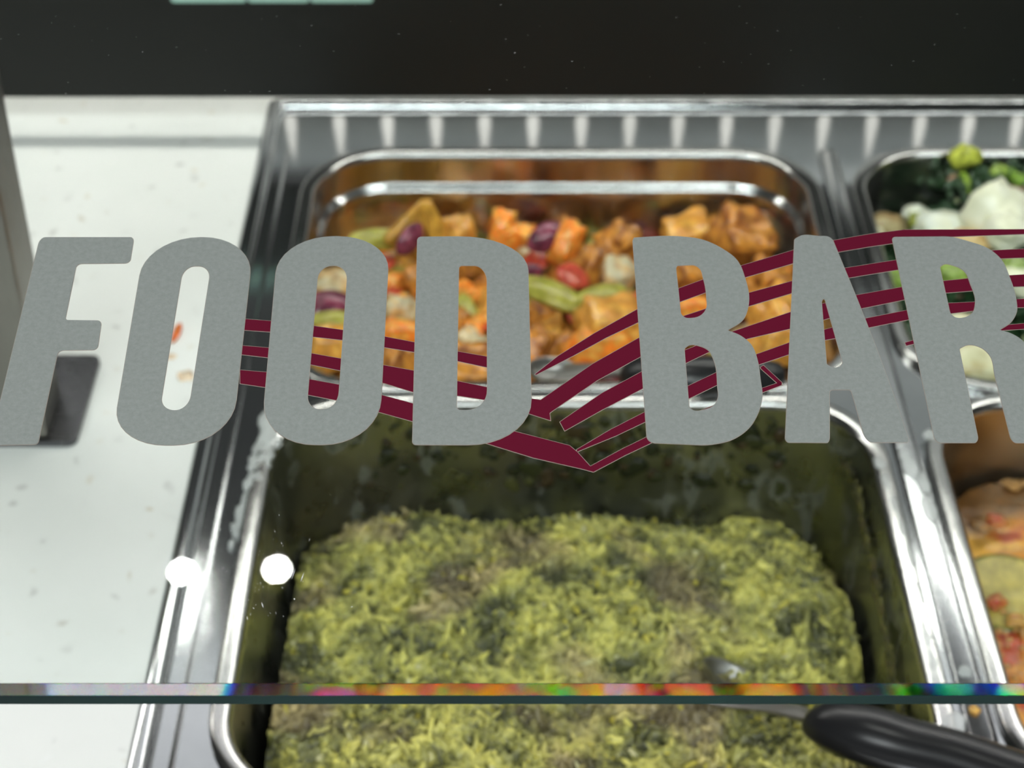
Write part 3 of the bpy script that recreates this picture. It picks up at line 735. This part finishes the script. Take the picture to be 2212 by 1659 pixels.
# pieces that can be told apart one by one: kind, variant, pixel x, y, height, rotation, scale, label
hero = [
 ('potato_chunk', 0, 1600, 512, -.028, (.5, .35, .5), 1.55, 'large browned orange potato chunk at the right rear of the vegetable pan'),
 ('potato_chunk', 1, 1487, 508, -.032, (.2, -.2, .2), 1.35, 'square-topped golden potato chunk left of the largest chunk at the rear'),
 ('potato_chunk', 2, 1345, 525, -.036, (.5, .6, .8), 1.25, 'reddish brown potato chunk at the rear, above the stem of letter B'),
 ('potato_chunk', 3, 985, 498, -.034, (.9, .2, .7), 1.15, 'brown potato chunk at the rear, right of the peaked golden wedge'),
 ('potato_chunk', 4, 1285, 570, -.034, (.1, .2, .5), 1.45, 'broad golden brown potato chunk beside the white piece left of letter B'),
 ('carrot_piece', 0, 1082, 500, -.030, (.2, -1.1, 1.2), 1.25, 'pointed bright orange carrot piece at the rear, over the top of letter D'),
 ('carrot_piece', 1, 1110, 508, -.030, (.4, -.6, -.3), 1.15, 'orange carrot piece touching the pointed one over letter D'),
 ('carrot_piece', 2, 1222, 525, -.030, (.3, -.9, .9), 1.45, 'blunt bright orange carrot piece between letters D and B'),
 ('onion_petal', 0, 1180, 512, -.027, (.9, -.3, .5), .95, 'purple onion petal lying left of the blunt carrot between D and B'),
 ('onion_petal', 1, 884, 516, -.028, (1.2, -.6, .8), .85, 'dark purple onion petal in front of the peaked golden wedge'),
 ('cauliflower_piece', 0, 1338, 590, -.030, (.3, .2, 1.3), 1.25, 'white smooth cauliflower piece beside the stem of letter B'),
 ('red_pepper_piece', 0, 1236, 600, -.030, (.5, .3, .7), 1.25, 'red pepper piece between letters D and B in front of the broad potato chunk'),
 ('red_pepper_piece', 1, 1372, 658, -.030, (.8, .3, .2), .9, 'small red pepper piece at the left edge of letter B'),
 ('green_pepper_strip', 0, 1190, 640, -.030, (.3, .1, -.5), 1.45, 'long olive green pepper strip right of letter D'),
 ('green_pepper_strip', 1, 1300, 640, -.029, (.3, .1, .5), 1.1, 'short yellow-green pepper strip below the white piece'),
 ('green_pepper_strip', 2, 812, 520, -.036, (.7, .2, .4), 1.2, 'broad green pepper strip between the second O and D at the rear'),
 ('potato_chunk', 1, 1318, 700, -.026, (.1, .2, .3), 1.55, 'bright golden potato chunk left of letter B under the top stripe'),
 ('carrot_piece', 0, 1300, 742, -.030, (.1, .1, .2), 1.9, 'large orange carrot slab between the stripes left of letter B'),
 ('cauliflower_piece', 1, 718, 618, -.028, (.2, .1, .4), 1.3, 'pale cauliflower piece seen through the second O'),
 ('onion_petal', 2, 712, 668, -.026, (.6, .1, .2), 1.2, 'maroon onion petal seen through the second O'),
 ('green_pepper_strip', 1, 722, 692, -.022, (.3, .1, .2), .9, 'green pepper strip seen through the second O under the onion'),
 ('potato_chunk', 3, 710, 750, -.022, (.1, .1, .2), 1.35, 'smooth orange chunk seen through the second O between two stripes'),
 ('cauliflower_piece', 2, 862, 670, -.024, (.1, .3, .2), 1.0, 'glossy pale piece between the second O and D, above the stripes'),
 ('carrot_piece', 1, 868, 718, -.022, (.1, .3, .2), 1.3, 'orange piece between the second O and D, just above the stripe'),
 ('potato_chunk', 0, 1019, 805, -.016, (.1, .1, .1), 1.35, 'golden chunk seen through letter D just above the pan rim'),
 ('potato_chunk', 4, 862, 780, -.020, (.1, .1, .5), 1.3, 'pale brown chunk between the second O and D under the first stripe'),
 ('potato_chunk', 2, 1665, 610, -.028, (.2, .4, .3), 1.35, 'orange chunk between letters B and A under the topmost stripe'),
 ('carrot_piece', 2, 1690, 590, -.026, (.2, .3, 1.2), 1.2, 'bright carrot piece at the left side of letter A'),
 ('potato_chunk', 1, 1668, 668, -.026, (.5, .3, .9), 1.35, 'orange chunk between letters B and A at mid height'),
 ('potato_chunk', 3, 1672, 738, -.020, (.1, .2, .4), 1.45, 'glossy yellow chunk between letters B and A above the black ladle handle'),
 ('potato_chunk', 0, 1492, 595, -.026, (.1, .4, .4), 1.2, 'golden chunk seen through the upper opening of letter B'),
 ('carrot_piece', 1, 1495, 665, -.024, (.1, .2, .2), 1.3, 'orange piece in the upper opening of letter B below the stripe'),
]
kept = []
for kd, vr, px, py, h, rot, s, lb in hero:
    p = G(px, py, h); kept.append((p, .011 * s)); place(kd, veg_lib[kd][vr], p, rot, lb, catname[kd], 'vegetable pieces in the back middle pan', s)
# the peaked golden wedge: two leaning leaves of fried skin
me = cube_mesh('fried_wedge', .0135, .0050, .0165, .14, (.52, .25, .04), (.62, .34, .05), 71, taper=.80, rnd=.10)
place('fried_wedge', me, G(893, 484, -.024), (-.15, .50, .15), 'tall golden brown wedge peaking at the rear of the vegetable pan, left face', 'potato', 'vegetable pieces in the back middle pan')
me = cube_mesh('fried_wedge', .0070, .0045, .0150, .14, (.66, .38, .06), (.56, .28, .04), 72, taper=.55, rnd=.14)
place('fried_wedge', me, G(934, 478, -.024), (-.1, -.25, .5), 'yellow curled wedge leaning on the tall peaked one from the right', 'potato', 'vegetable pieces in the back middle pan')
kinds = ['potato_chunk'] * 9 + ['carrot_piece'] * 4 + ['onion_petal'] * 2 + ['green_pepper_strip'] * 5 + ['cauliflower_piece'] * 3 + ['red_pepper_piece'] * 2
a, b, c, d = inset('BL', .020); cnt = 0; tries = 0; placed = []
while cnt < 190 and tries < 4000:
    tries += 1
    x, y = rng.uniform(a, b), rng.uniform(c, d)
    if not inside(x, y, 'BL', .020): continue
    z = CZ + h_veg(x, y) + rng.uniform(-.010, .0025)
    if any((V((x, y, z)) - q).length < r * .75 for q, r in kept): continue
    if any((x - q[0]) ** 2 + (y - q[1]) ** 2 < .0105 ** 2 for q in placed): continue
    placed.append((x, y)); kd = rng.choice(kinds); me = rng.choice(veg_lib[kd]); s = rng.uniform(.75, 1.15)
    u = (x - a) / (b - a); v = (y - c) / (d - c)
    rr = V((x, y, z)) - CAM; k_ = rr.dot(FWD); px = W / 2 + F * rr.x / k_; py = H / 2 - F * rr.dot(UPV) / k_
    cols = ((660, 'at the left wall'), (752, 'behind the second letter O'), (830, 'behind the right side of the second O'), (900, 'between the second O and D'), (1052, 'behind the left half of letter D'), (1148, 'behind the right side of letter D'),
            (1260, 'just right of letter D'), (1375, 'just left of letter B'), (1470, 'behind the stem of letter B'), (1610, 'behind the bowls of letter B'), (1712, 'between letters B and A'), (9999, 'behind letter A'))
    where = next(t_ for l_, t_ in cols if px < l_) + ', ' + ('rear' if py < 560 else 'upper middle' if py < 640 else 'lower middle' if py < 720 else 'front') + ''
    sz = 'smaller ' if s < .88 else 'medium ' if s < 1.02 else 'larger '
    place(kd, me, (x, y, z), (rng.uniform(-.6, .6), rng.uniform(-.6, .6), rng.uniform(0, 6.28)), sz + colname[kd] + ' ' + where, catname[kd], sz + kd.replace('_', ' ') + 's ' + where, s)
    cnt += 1
print('veg placed', cnt)
same = {}
for o in COL.objects:
    if o.parent is None and o.get('label') and o.get('group'): same.setdefault(o['label'], []).append(o)
for lb_s, os_ in same.items():
    if len(os_) > 1:
        os_.sort(key=lambda q: q.location.x); n_ = len(os_)
        for i, q in enumerate(os_):
            w_ = 'leftmost' if i == 0 else 'rightmost' if i == n_ - 1 else 'middle one' if n_ == 3 else ('second', 'third', 'fourth')[i - 1] + ' from left'
            new = lb_s + ', ' + w_
            if len(new.split()) <= 16: q['label'] = new


# ================================================================ LEAFY GREENS (back right pan)
def h_spin(x, y):
    a, b, c, d = openings['BR']; u = (x - a) / (b - a); v = (y - c) / (d - c)
    e = -.038 + .030 * min(1, max(0, (u - .12) / .22)) * (0.35 + .65 * min(1, v / .8)) - .010 * max(0, (.12 - u) / .12)
    return e + .006 * fb(x * 30, y * 30, 6.6, 3)
vs, fs, cs = sheet('BR', lambda x, y: h_spin(x, y) - .006, lambda x, y, z: (.012, .03, .010), .003, .010)
items = []; LF = []
for s in range(6):
    v, f = ICO2; w = v.copy()
    for i, p in enumerate(v): w[i] = (p[0] * (1 + .4 * fb(p[0], p[1], s, 2)), p[1] * (1 + .4 * fb(p[1] + 5, p[0], s, 2)), p[2] * .16 + .35 * fb(p[0] * 1.2 + s * 3, p[1] * 1.2, 9, 2))
    LF.append((w, f))
for i in range(1500):
    a, b, c, d = inset('BR', .012); x = a + (b - a) * rng.random() * .62; y = rng.uniform(c, d)
    if not inside(x, y, 'BR', .013): continue
    k = rng.random()
    col = (.015, .045, .014) if k < .6 else (.03, .085, .03) if k < .82 else (.14, .25, .035) if k < .93 else (.36, .42, .20) if k < .98 else (.28, .15, .09)
    s = rng.uniform(.003, .008) * (.6 if k > .82 else 1)
    items.append((LF[i % 6], (s, s * rng.uniform(.35, .8), s * .7), rotm(rng.uniform(-1, 1), rng.uniform(-1, 1), rng.uniform(0, 6.28)), (x, y, CZ + h_spin(x, y) + rng.uniform(-.003, .005)), col))
for i in range(110):    # tuft that stands over the rear rim
    p = G(rng.choice([rng.gauss(2080, 34), rng.gauss(2190, 40)]), rng.gauss(366, 20), .003)
    s = rng.uniform(.002, .0045)
    items.append((LF[i % 6], (s, s * .6, s), rotm(rng.uniform(-1, 1), rng.uniform(-1, 1), rng.uniform(0, 6)), (p.x, min(p.y, 1.0), p.z - .004), (.02, .055, .018)))
VS, FS, CS = scatter_mesh(items); n0 = len(vs)
o = np_obj('leafy_greens', [vs] + VS, [np.array(fs)] + [f + n0 for f in FS], [cs] + CS, M['leaf'])
tag(o, 'dark wilted leafy greens heaped in the back right pan', 'greens', kind='stuff')
PALE, PALE2 = (.80, .80, .58), (.62, .52, .28)
for i, (px, py, h, w, d_, hh, rot, lb, c1, c2) in enumerate([
 (2155, 455, -.004, .0205, .018, .017, (.2, .1, .5), 'largest smooth white piece on the leafy greens', PALE, (.86, .86, .70)),
 (2175, 500, -.006, .016, .014, .012, (.2, .3, 1.2), 'white piece joined to the lower right of the largest white piece', PALE, (.86, .86, .70)),
 (2050, 500, -.020, .021, .013, .012, (.1, .1, -.3), 'second white piece left of the largest, touching the top stripe', (.72, .76, .66), PALE),
 (1918, 492, -.030, .014, .010, .009, (.1, .2, .2), 'browned cream piece at the left edge of the leafy greens', (.50, .42, .22), (.26, .15, .05)),
 (1885, 508, -.030, .008, .008, .007, (.1, .2, .9), 'small cream crumb beside the browned piece at the pan wall', PALE, PALE2),
 (1978, 462, -.022, .009, .007, .006, (0, .2, .2), 'small white piece above the top stripe left of the greens', (.7, .74, .62), PALE),
 (2100, 525, -.014, .018, .010, .008, (0, .2, .2), 'tan fried piece under the top stripe over letter R', (.50, .30, .10), (.66, .50, .24)),
 (2205, 480, -.010, .010, .010, .008, (0, .2, .2), 'cream piece at the right edge of the photo in the greens', (.6, .62, .32), PALE),
 (2100, 790, -.022, .016, .017, .012, (0, .1, .3), 'cream piece seen between the legs of letter R', (.66, .64, .40), (.5, .42, .2)),
 (2200, 608, -.014, .012, .010, .008, (0, .2, .2), 'white piece right of letter R between the stripes', PALE, PALE),
 (2080, 700, -.020, .012, .008, .006, (0, .2, .2), 'pale piece hidden mostly by letter R', PALE, PALE2)]):
    place('white_vegetable_piece', blob_mesh('white_vegetable_piece', w, d_, hh, .32, 1.1, c1, c2, 80 + i, 'pale'), G(px, py, h), rot, lb, 'vegetable', 'white pieces in the leafy greens')
YG = (.42, .48, .045)
for i, (px, py, h, w, d_, hh, rot, lb, c1) in enumerate([
 (2085, 338, .006, .0098, .008, .0085, (.3, .3, .4), 'yellow-green stalk piece sticking up over the rear rim of the greens pan', (.52, .56, .07)),
 (2085, 396, -.003, .0035, .009, .004, (.1, .2, .1), 'bright green stalk left of the largest white piece', (.30, .46, .04)),
 (2158, 372, -.002, .007, .0055, .005, (.1, .2, .1), 'light green leaf scrap above the largest white piece', (.30, .42, .07)),
 (2198, 385, -.002, .005, .009, .004, (.1, .2, .5), 'bright green stalk near the right edge above the white piece', (.24, .42, .04)),
 (1978, 475, -.018, .0045, .007, .004, (.1, .2, -.4), 'tiny yellow-green stalk between two white pieces', (.36, .40, .06)),
 (1938, 600, -.026, .006, .012, .006, (.1, .2, .3), 'green stalk at the pan wall left of letter R', (.26, .40, .06)),
 (2060, 590, -.012, .012, .009, .007, (.1, .2, .3), 'light green leaf seen in the opening of letter R', (.32, .46, .09)),
 (2190, 572, -.010, .007, .010, .006, (.1, .2, .3), 'pale green leaf right of letter R above the second stripe', (.34, .46, .12))]):
    place('green_stalk', blob_mesh('green_stalk', w, d_, hh, .35, 1.2, c1, tuple(x * .6 for x in c1), 110 + i, 'leaf'), G(px, py, h), rot, lb, 'vegetable', 'light green bits in the leafy greens')
me = blob_mesh('brown_twig', .0022, .0085, .0022, .12, 1, (.34, .20, .14), (.25, .13, .08), 7, 'leaf')
place('onion_stalk', me, G(2057, 386, -.002), (.0, 0, -.65), 'thin pinkish brown stalk in the greens, left of the largest white piece', 'vegetable', 'brown stalks in the leafy greens')
place('onion_stalk', me, G(2200, 410, -.002), (.0, 0, 1.2), 'thin pinkish brown stalk in the greens at the right edge of the photo', 'vegetable', 'brown stalks in the leafy greens')

# ================================================================ CURRY (front right pan)
def h_cur(x, y):
    a, b, c, d = openings['FR']; v = (y - c) / (d - c)
    return -.040 - .004 * v + .0022 * fb(x * 50, y * 50, 2.6, 3) * (1 if v < .84 else .15)
def c_cur(x, y, z):
    n = fb(x * 40, y * 40, 14.4, 4); v = (y - YF0) / (YF1 - YF0)
    c = lerp((.66, .25, .030), (.84, .46, .08), .5 + 1.2 * n)
    r = fb(x * 45 + 3, y * 45, 31, 2)
    if r > .2: c = lerp(c, (.50, .085, .03), (r - .2) * 4)
    return lerp(c, (.17, .075, .018), (v - .80) / .07 + n * .8)
vs, fs, cs = sheet('FR', h_cur, c_cur, .0016, .0095)
o = np_obj('curry_sauce', [vs], [np.array(fs)], [cs], M['curry']); tag(o, 'orange curry with a brown oily edge in the front right pan', 'curry', kind='stuff')
def disc(name, r, th, col, rimc):
    n = 40; rs_ = [(0.02, th), (.5, th * 1.1), (.86, th), (.93, th * .9), (1.0, th * .3), (1.0, -th)]
    rings = [[(r * k * math.cos(6.2832 * i / n) * (1 + .04 * math.sin(3 * 6.2832 * i / n)), r * k * math.sin(6.2832 * i / n), z) for i in range(n)] for k, z in rs_]
    vs, fs = loft(rings, True, True); cs = []
    for k, z in rs_:
        for i in range(n): cs.append(lerp(col, tuple(x * .7 for x in col), .5 + fb(k * 3 * math.cos(i / 6), k * 3 * math.sin(i / 6), 1, 2)) if k < .9 else rimc)
    return mobj(name, vs, fs, M['curry'], None, True, np.array(cs))
for px, py, r, rot, lb in ((2180, 1285, .026, (.10, .05, 0), 'large yellow cucumber slice with a dark green rind floating in the orange curry'),):
    o = disc('cucumber_slice' if r > .02 else 'carrot_slice', r, .0022, (.56, .46, .10) if r > .02 else (.66, .30, .04), (.20, .20, .05) if r > .02 else (.5, .2, .03))
    o.location = G(px, py, -.0405); o.rotation_euler = rot; tag(o, lb, 'vegetable')
for i, (px, py, s, lb) in enumerate(((2152, 1125, .006, 'red tomato shred at the back of the orange curry'), (2152, 1300, .006, 'small red tomato shred in the curry beside the cucumber slice'), (2120, 1140, .005, 'brown onion shred in the curry near the steel bar'), (2200, 1340, .006, 'yellow crumb in the curry in front of the cucumber slice'))):
    place('curry_vegetable_shred', blob_mesh('curry_vegetable_shred', s, s * .7, s * .35, .4, 1.3, ((.50, .10, .04), (.52, .06, .04), (.25, .16, .08), (.62, .38, .08))[i], (.55, .25, .06), 130 + i, 'curry'), G(px, py, -.037), (.1, .1, i), lb, 'vegetable', 'shreds in the curry')
items = []
for i in range(60):
    px, py = rng.choice([(rng.gauss(2190, 14), rng.gauss(1045, 5)), (rng.gauss(2185, 18), rng.gauss(1385, 35))])
    p = G(px, py, -.0415 if py < 1200 else -.0385); s = rng.uniform(.0006, .0018)
    items.append((ICO2, (s, s, s * .8), np.eye(3), p, (.55, .30, .10)))
np_obj('curry_bubbles', *scatter_mesh(items), M['curry']); tag(bpy.data.objects['curry_bubbles'], 'small shiny bubbles of oil on the orange curry', 'bubbles', kind='stuff')

# ================================================================ LADLES
def tube(path, name, m, parent, n=20):
    """path: (point, half-width, half-height) with an elliptical section; width is measured across the path, level"""
    rings = []
    for i, (p, a, b) in enumerate(path):
        q = path[min(i + 1, len(path) - 1)][0]; r = path[max(i - 1, 0)][0]; t = (V(q) - V(r)).normalized()
        s = t.cross(V((0, 0, 1))).normalized(); u = s.cross(t)
        rings.append([V(p) + s * a * math.cos(6.2832 * k / n) + u * b * math.sin(6.2832 * k / n) for k in range(n)])
    o0 = parent.location
    vs, fs = loft([[p - o0 for p in r] for r in rings], True, True)
    o = mobj(name, vs, fs, m, parent, True); return o
def smooth_path(keys, n=8):
    out = []
    K = [(V(p), a, b) for p, a, b in keys]
    for i in range(len(K) - 1):
        p0, p1, p2, p3 = K[max(i - 1, 0)], K[i], K[i + 1], K[min(i + 2, len(K) - 1)]
        for j in range(n):
            t = j / n
            def cr(a, b, c, d): return (a * (-t ** 3 + 2 * t * t - t) + b * (3 * t ** 3 - 5 * t * t + 2) + c * (-3 * t ** 3 + 4 * t * t + t) + d * (t ** 3 - t * t)) * .5
            out.append(tuple(cr(p0[k], p1[k], p2[k], p3[k]) for k in range(3)))
    out.append(K[-1]); return [(p, max(a, .0003), max(b, .0003)) for p, a, b in out]
def ladle(loc, label, shank, handle, bowl, extra=None):
    t = empty('serving_ladle', loc); tag(t, label, 'ladle', 'ladles left in the pans')
    tube(smooth_path(shank), 'shank', M['spoonsteel'], t)
    tube(smooth_path(handle, 10), 'handle', M['blackplastic'], t)['label'] = 'black plastic handle'
    if bowl:
        c, rx, ry, rz, rot = bowl; rings = []
        for k, z in ((1.0, 0), (.97, -.25), (.85, -.62), (.6, -.88), (.3, -.98), (.05, -1.0), (.05, -.93), (.3, -.9), (.56, -.80), (.79, -.56), (.91, -.22), (.95, .0)):
            rings.append([(rx * k * math.cos(6.2832 * i / 36), ry * k * math.sin(6.2832 * i / 36), rz * z) for i in range(36)])
        rings.append(rings[0]); vs, fs = loft(rings)
        o = mobj('bowl', vs, fs, M['spoonsteel'], t, True); o.location = c - t.location; o.rotation_euler = rot
    return t
# front ladle
hp = [(1748, 1548, .004, .0035, .004), (1762, 1556, .0045, .0088, .007), (1800, 1566, .0065, .0118, .0105), (1870, 1586, .010, .0132, .0118), (1960, 1612, .013, .0124, .0112), (2060, 1638, .017, .0120, .0112), (2170, 1674, .021, .0116, .0108), (2330, 1728, .027, .0112, .0105), (2440, 1765, .031, .0090, .0085), (2450, 1768, .0312, .003, .003)]
handle = [(G(px, py, h), a, b) for px, py, h, a, b in hp]
shank = [(G(1530, 1492, -.026), .0085, .0012), (G(1600, 1508, -.020), .0080, .0014), (G(1660, 1522, -.012), .0062, .0018), (G(1715, 1538, -.003), .0050, .0022), (G(1762, 1552, .0035), .0038, .0024)]
ladle(G(1610, 1490, -.03), 'black-handled steel ladle half sunk in the green mash, at lower right', shank, handle, (G(1600, 1466, -.029), .019, .013, .010, (-.45, .30, -.4)))
o = None
# grip inset on the front handle
# back ladle
hp = [(1345, 800, -.006, .004, .004), (1360, 804, -.006, .0092, .0080), (1400, 810, -.002, .0124, .0108), (1480, 816, .002, .0136, .0120), (1570, 817, .003, .0130, .0114), (1640, 814, .002, .0112, .0100), (1685, 808, .001, .0070, .0060), (1694, 807, .001, .002, .002)]
handle = [(G(px, py, h), a, b) for px, py, h, a, b in hp]
shank = [(G(1215, 802, -.020), .0080, .0016), (G(1270, 800, -.014), .0066, .0022), (G(1310, 800, -.010), .0050, .0026), (G(1362, 802, -.006), .0045, .0028)]
ladle(G(1200, 800, -.02), 'black-handled ladle lying along the front of the vegetable pan, behind letter B', shank, handle, (G(1200, 800, -.021), .016, .011, .008, (.1, .2, .1)))

# ================================================================ SPILLS AND CRUMBS
gel = mat('clear_spilled_glaze', (.80, .82, .80), .10, 0.0)
def make_gel(m):
    nt = m.node_tree; out = nt.nodes['Material Output']; mx = nt.nodes.new('ShaderNodeMixShader'); t = nt.nodes.new('ShaderNodeBsdfTransparent')
    mx.inputs[0].default_value = .45; nt.links.new(t.outputs[0], mx.inputs[1]); nt.links.new(nt.nodes['Principled BSDF'].outputs[0], mx.inputs[2]); nt.links.new(mx.outputs[0], out.inputs[0])
    bump(m, noise_node(m, 300, 3).outputs['Fac'], .8, .001)
make_gel(gel)
def spill(name, blobs, label, m):
    VS, FS, CS = scatter_mesh([(lumpy(ICO3, .4, 1.5, i + .3), s, rotm(0, 0, a_), p, (1, 1, 1)) for i, (p, s, a_) in enumerate(blobs)])
    o = np_obj(name, VS, FS, CS, m); return tag(o, label, 'spill', kind='stuff')
bl = []
for i in range(26):
    t = i / 25; px = 578 - 80 * t + rng.gauss(0, 4) + (20 * (1 - t)); py = 890 + 290 * t + rng.gauss(0, 4)
    s = (.0058 * (1 - t) + .0018) * rng.uniform(.7, 1.2); bl.append((G(px, py, .0005 if t < .6 else -.0018), (s * .8, s * 1.3, .0016), rng.uniform(-.3, .3)))
spill('glaze_spill', bl, 'clear wrinkled glaze spilled over the left rim of the green mash pan', gel)
bl = []
for px, py, sx, sy in ((1955, 985, .003, .006), (1968, 1010, .004, .009), (1995, 1045, .003, .008), (2008, 1100, .0035, .009), (1900, 1000, .003, .005), (1915, 1040, .0022, .007), (1932, 1090, .002, .008), (1948, 1140, .0018, .009), (1965, 1200, .0018, .010), (1985, 1290, .0018, .012), (2002, 1370, .002, .010), (2017, 1430, .002, .008), (2010, 940, .004, .004), (2085, 1450, .003, .003), (2060, 1560, .005, .006)):
    bl.append((G(px, py, .0012), (sx, sy, .0010), -.0))
spill('glaze_spill', bl, 'clear glaze puddled on the steel bar right of the green mash pan', gel)
me = blob_mesh('pepper_shred', .0022, .0085, .0013, .3, 1.4, (.72, .10, .03), (.80, .30, .08), 5)
place('pepper_shred', me, G(381, 718, .0012), (0, 0, -.1), 'thin orange-red pepper shred on the white counter, seen through the first O', 'crumb', 'crumbs on the white counter')
me = blob_mesh('sauce_stain', .0042, .0050, .0004, .4, 1.5, (.86, .62, .40), (.80, .70, .55), 6)
place('sauce_stain', me, G(402, 812, .0002), (0, 0, .3), 'faint tan sauce stain on the white counter below the pepper shred', 'stain', 'stains on the white counter')
place('sauce_stain', me, G(370, 770, .0001), (0, 0, 1.3), 'faint orange sauce stain touching the lower end of the pepper shred', 'stain', 'stains on the white counter', .6)
me = blob_mesh('crumb', .0022, .0026, .0010, .4, 1.5, (.70, .42, .10), (.60, .30, .08), 9)
place('food_crumb', me, G(2105, 1532, .0020), (0, 0, .3), 'small orange crumb on the steel bar behind the front ladle handle', 'crumb', 'crumbs on the steel bar')
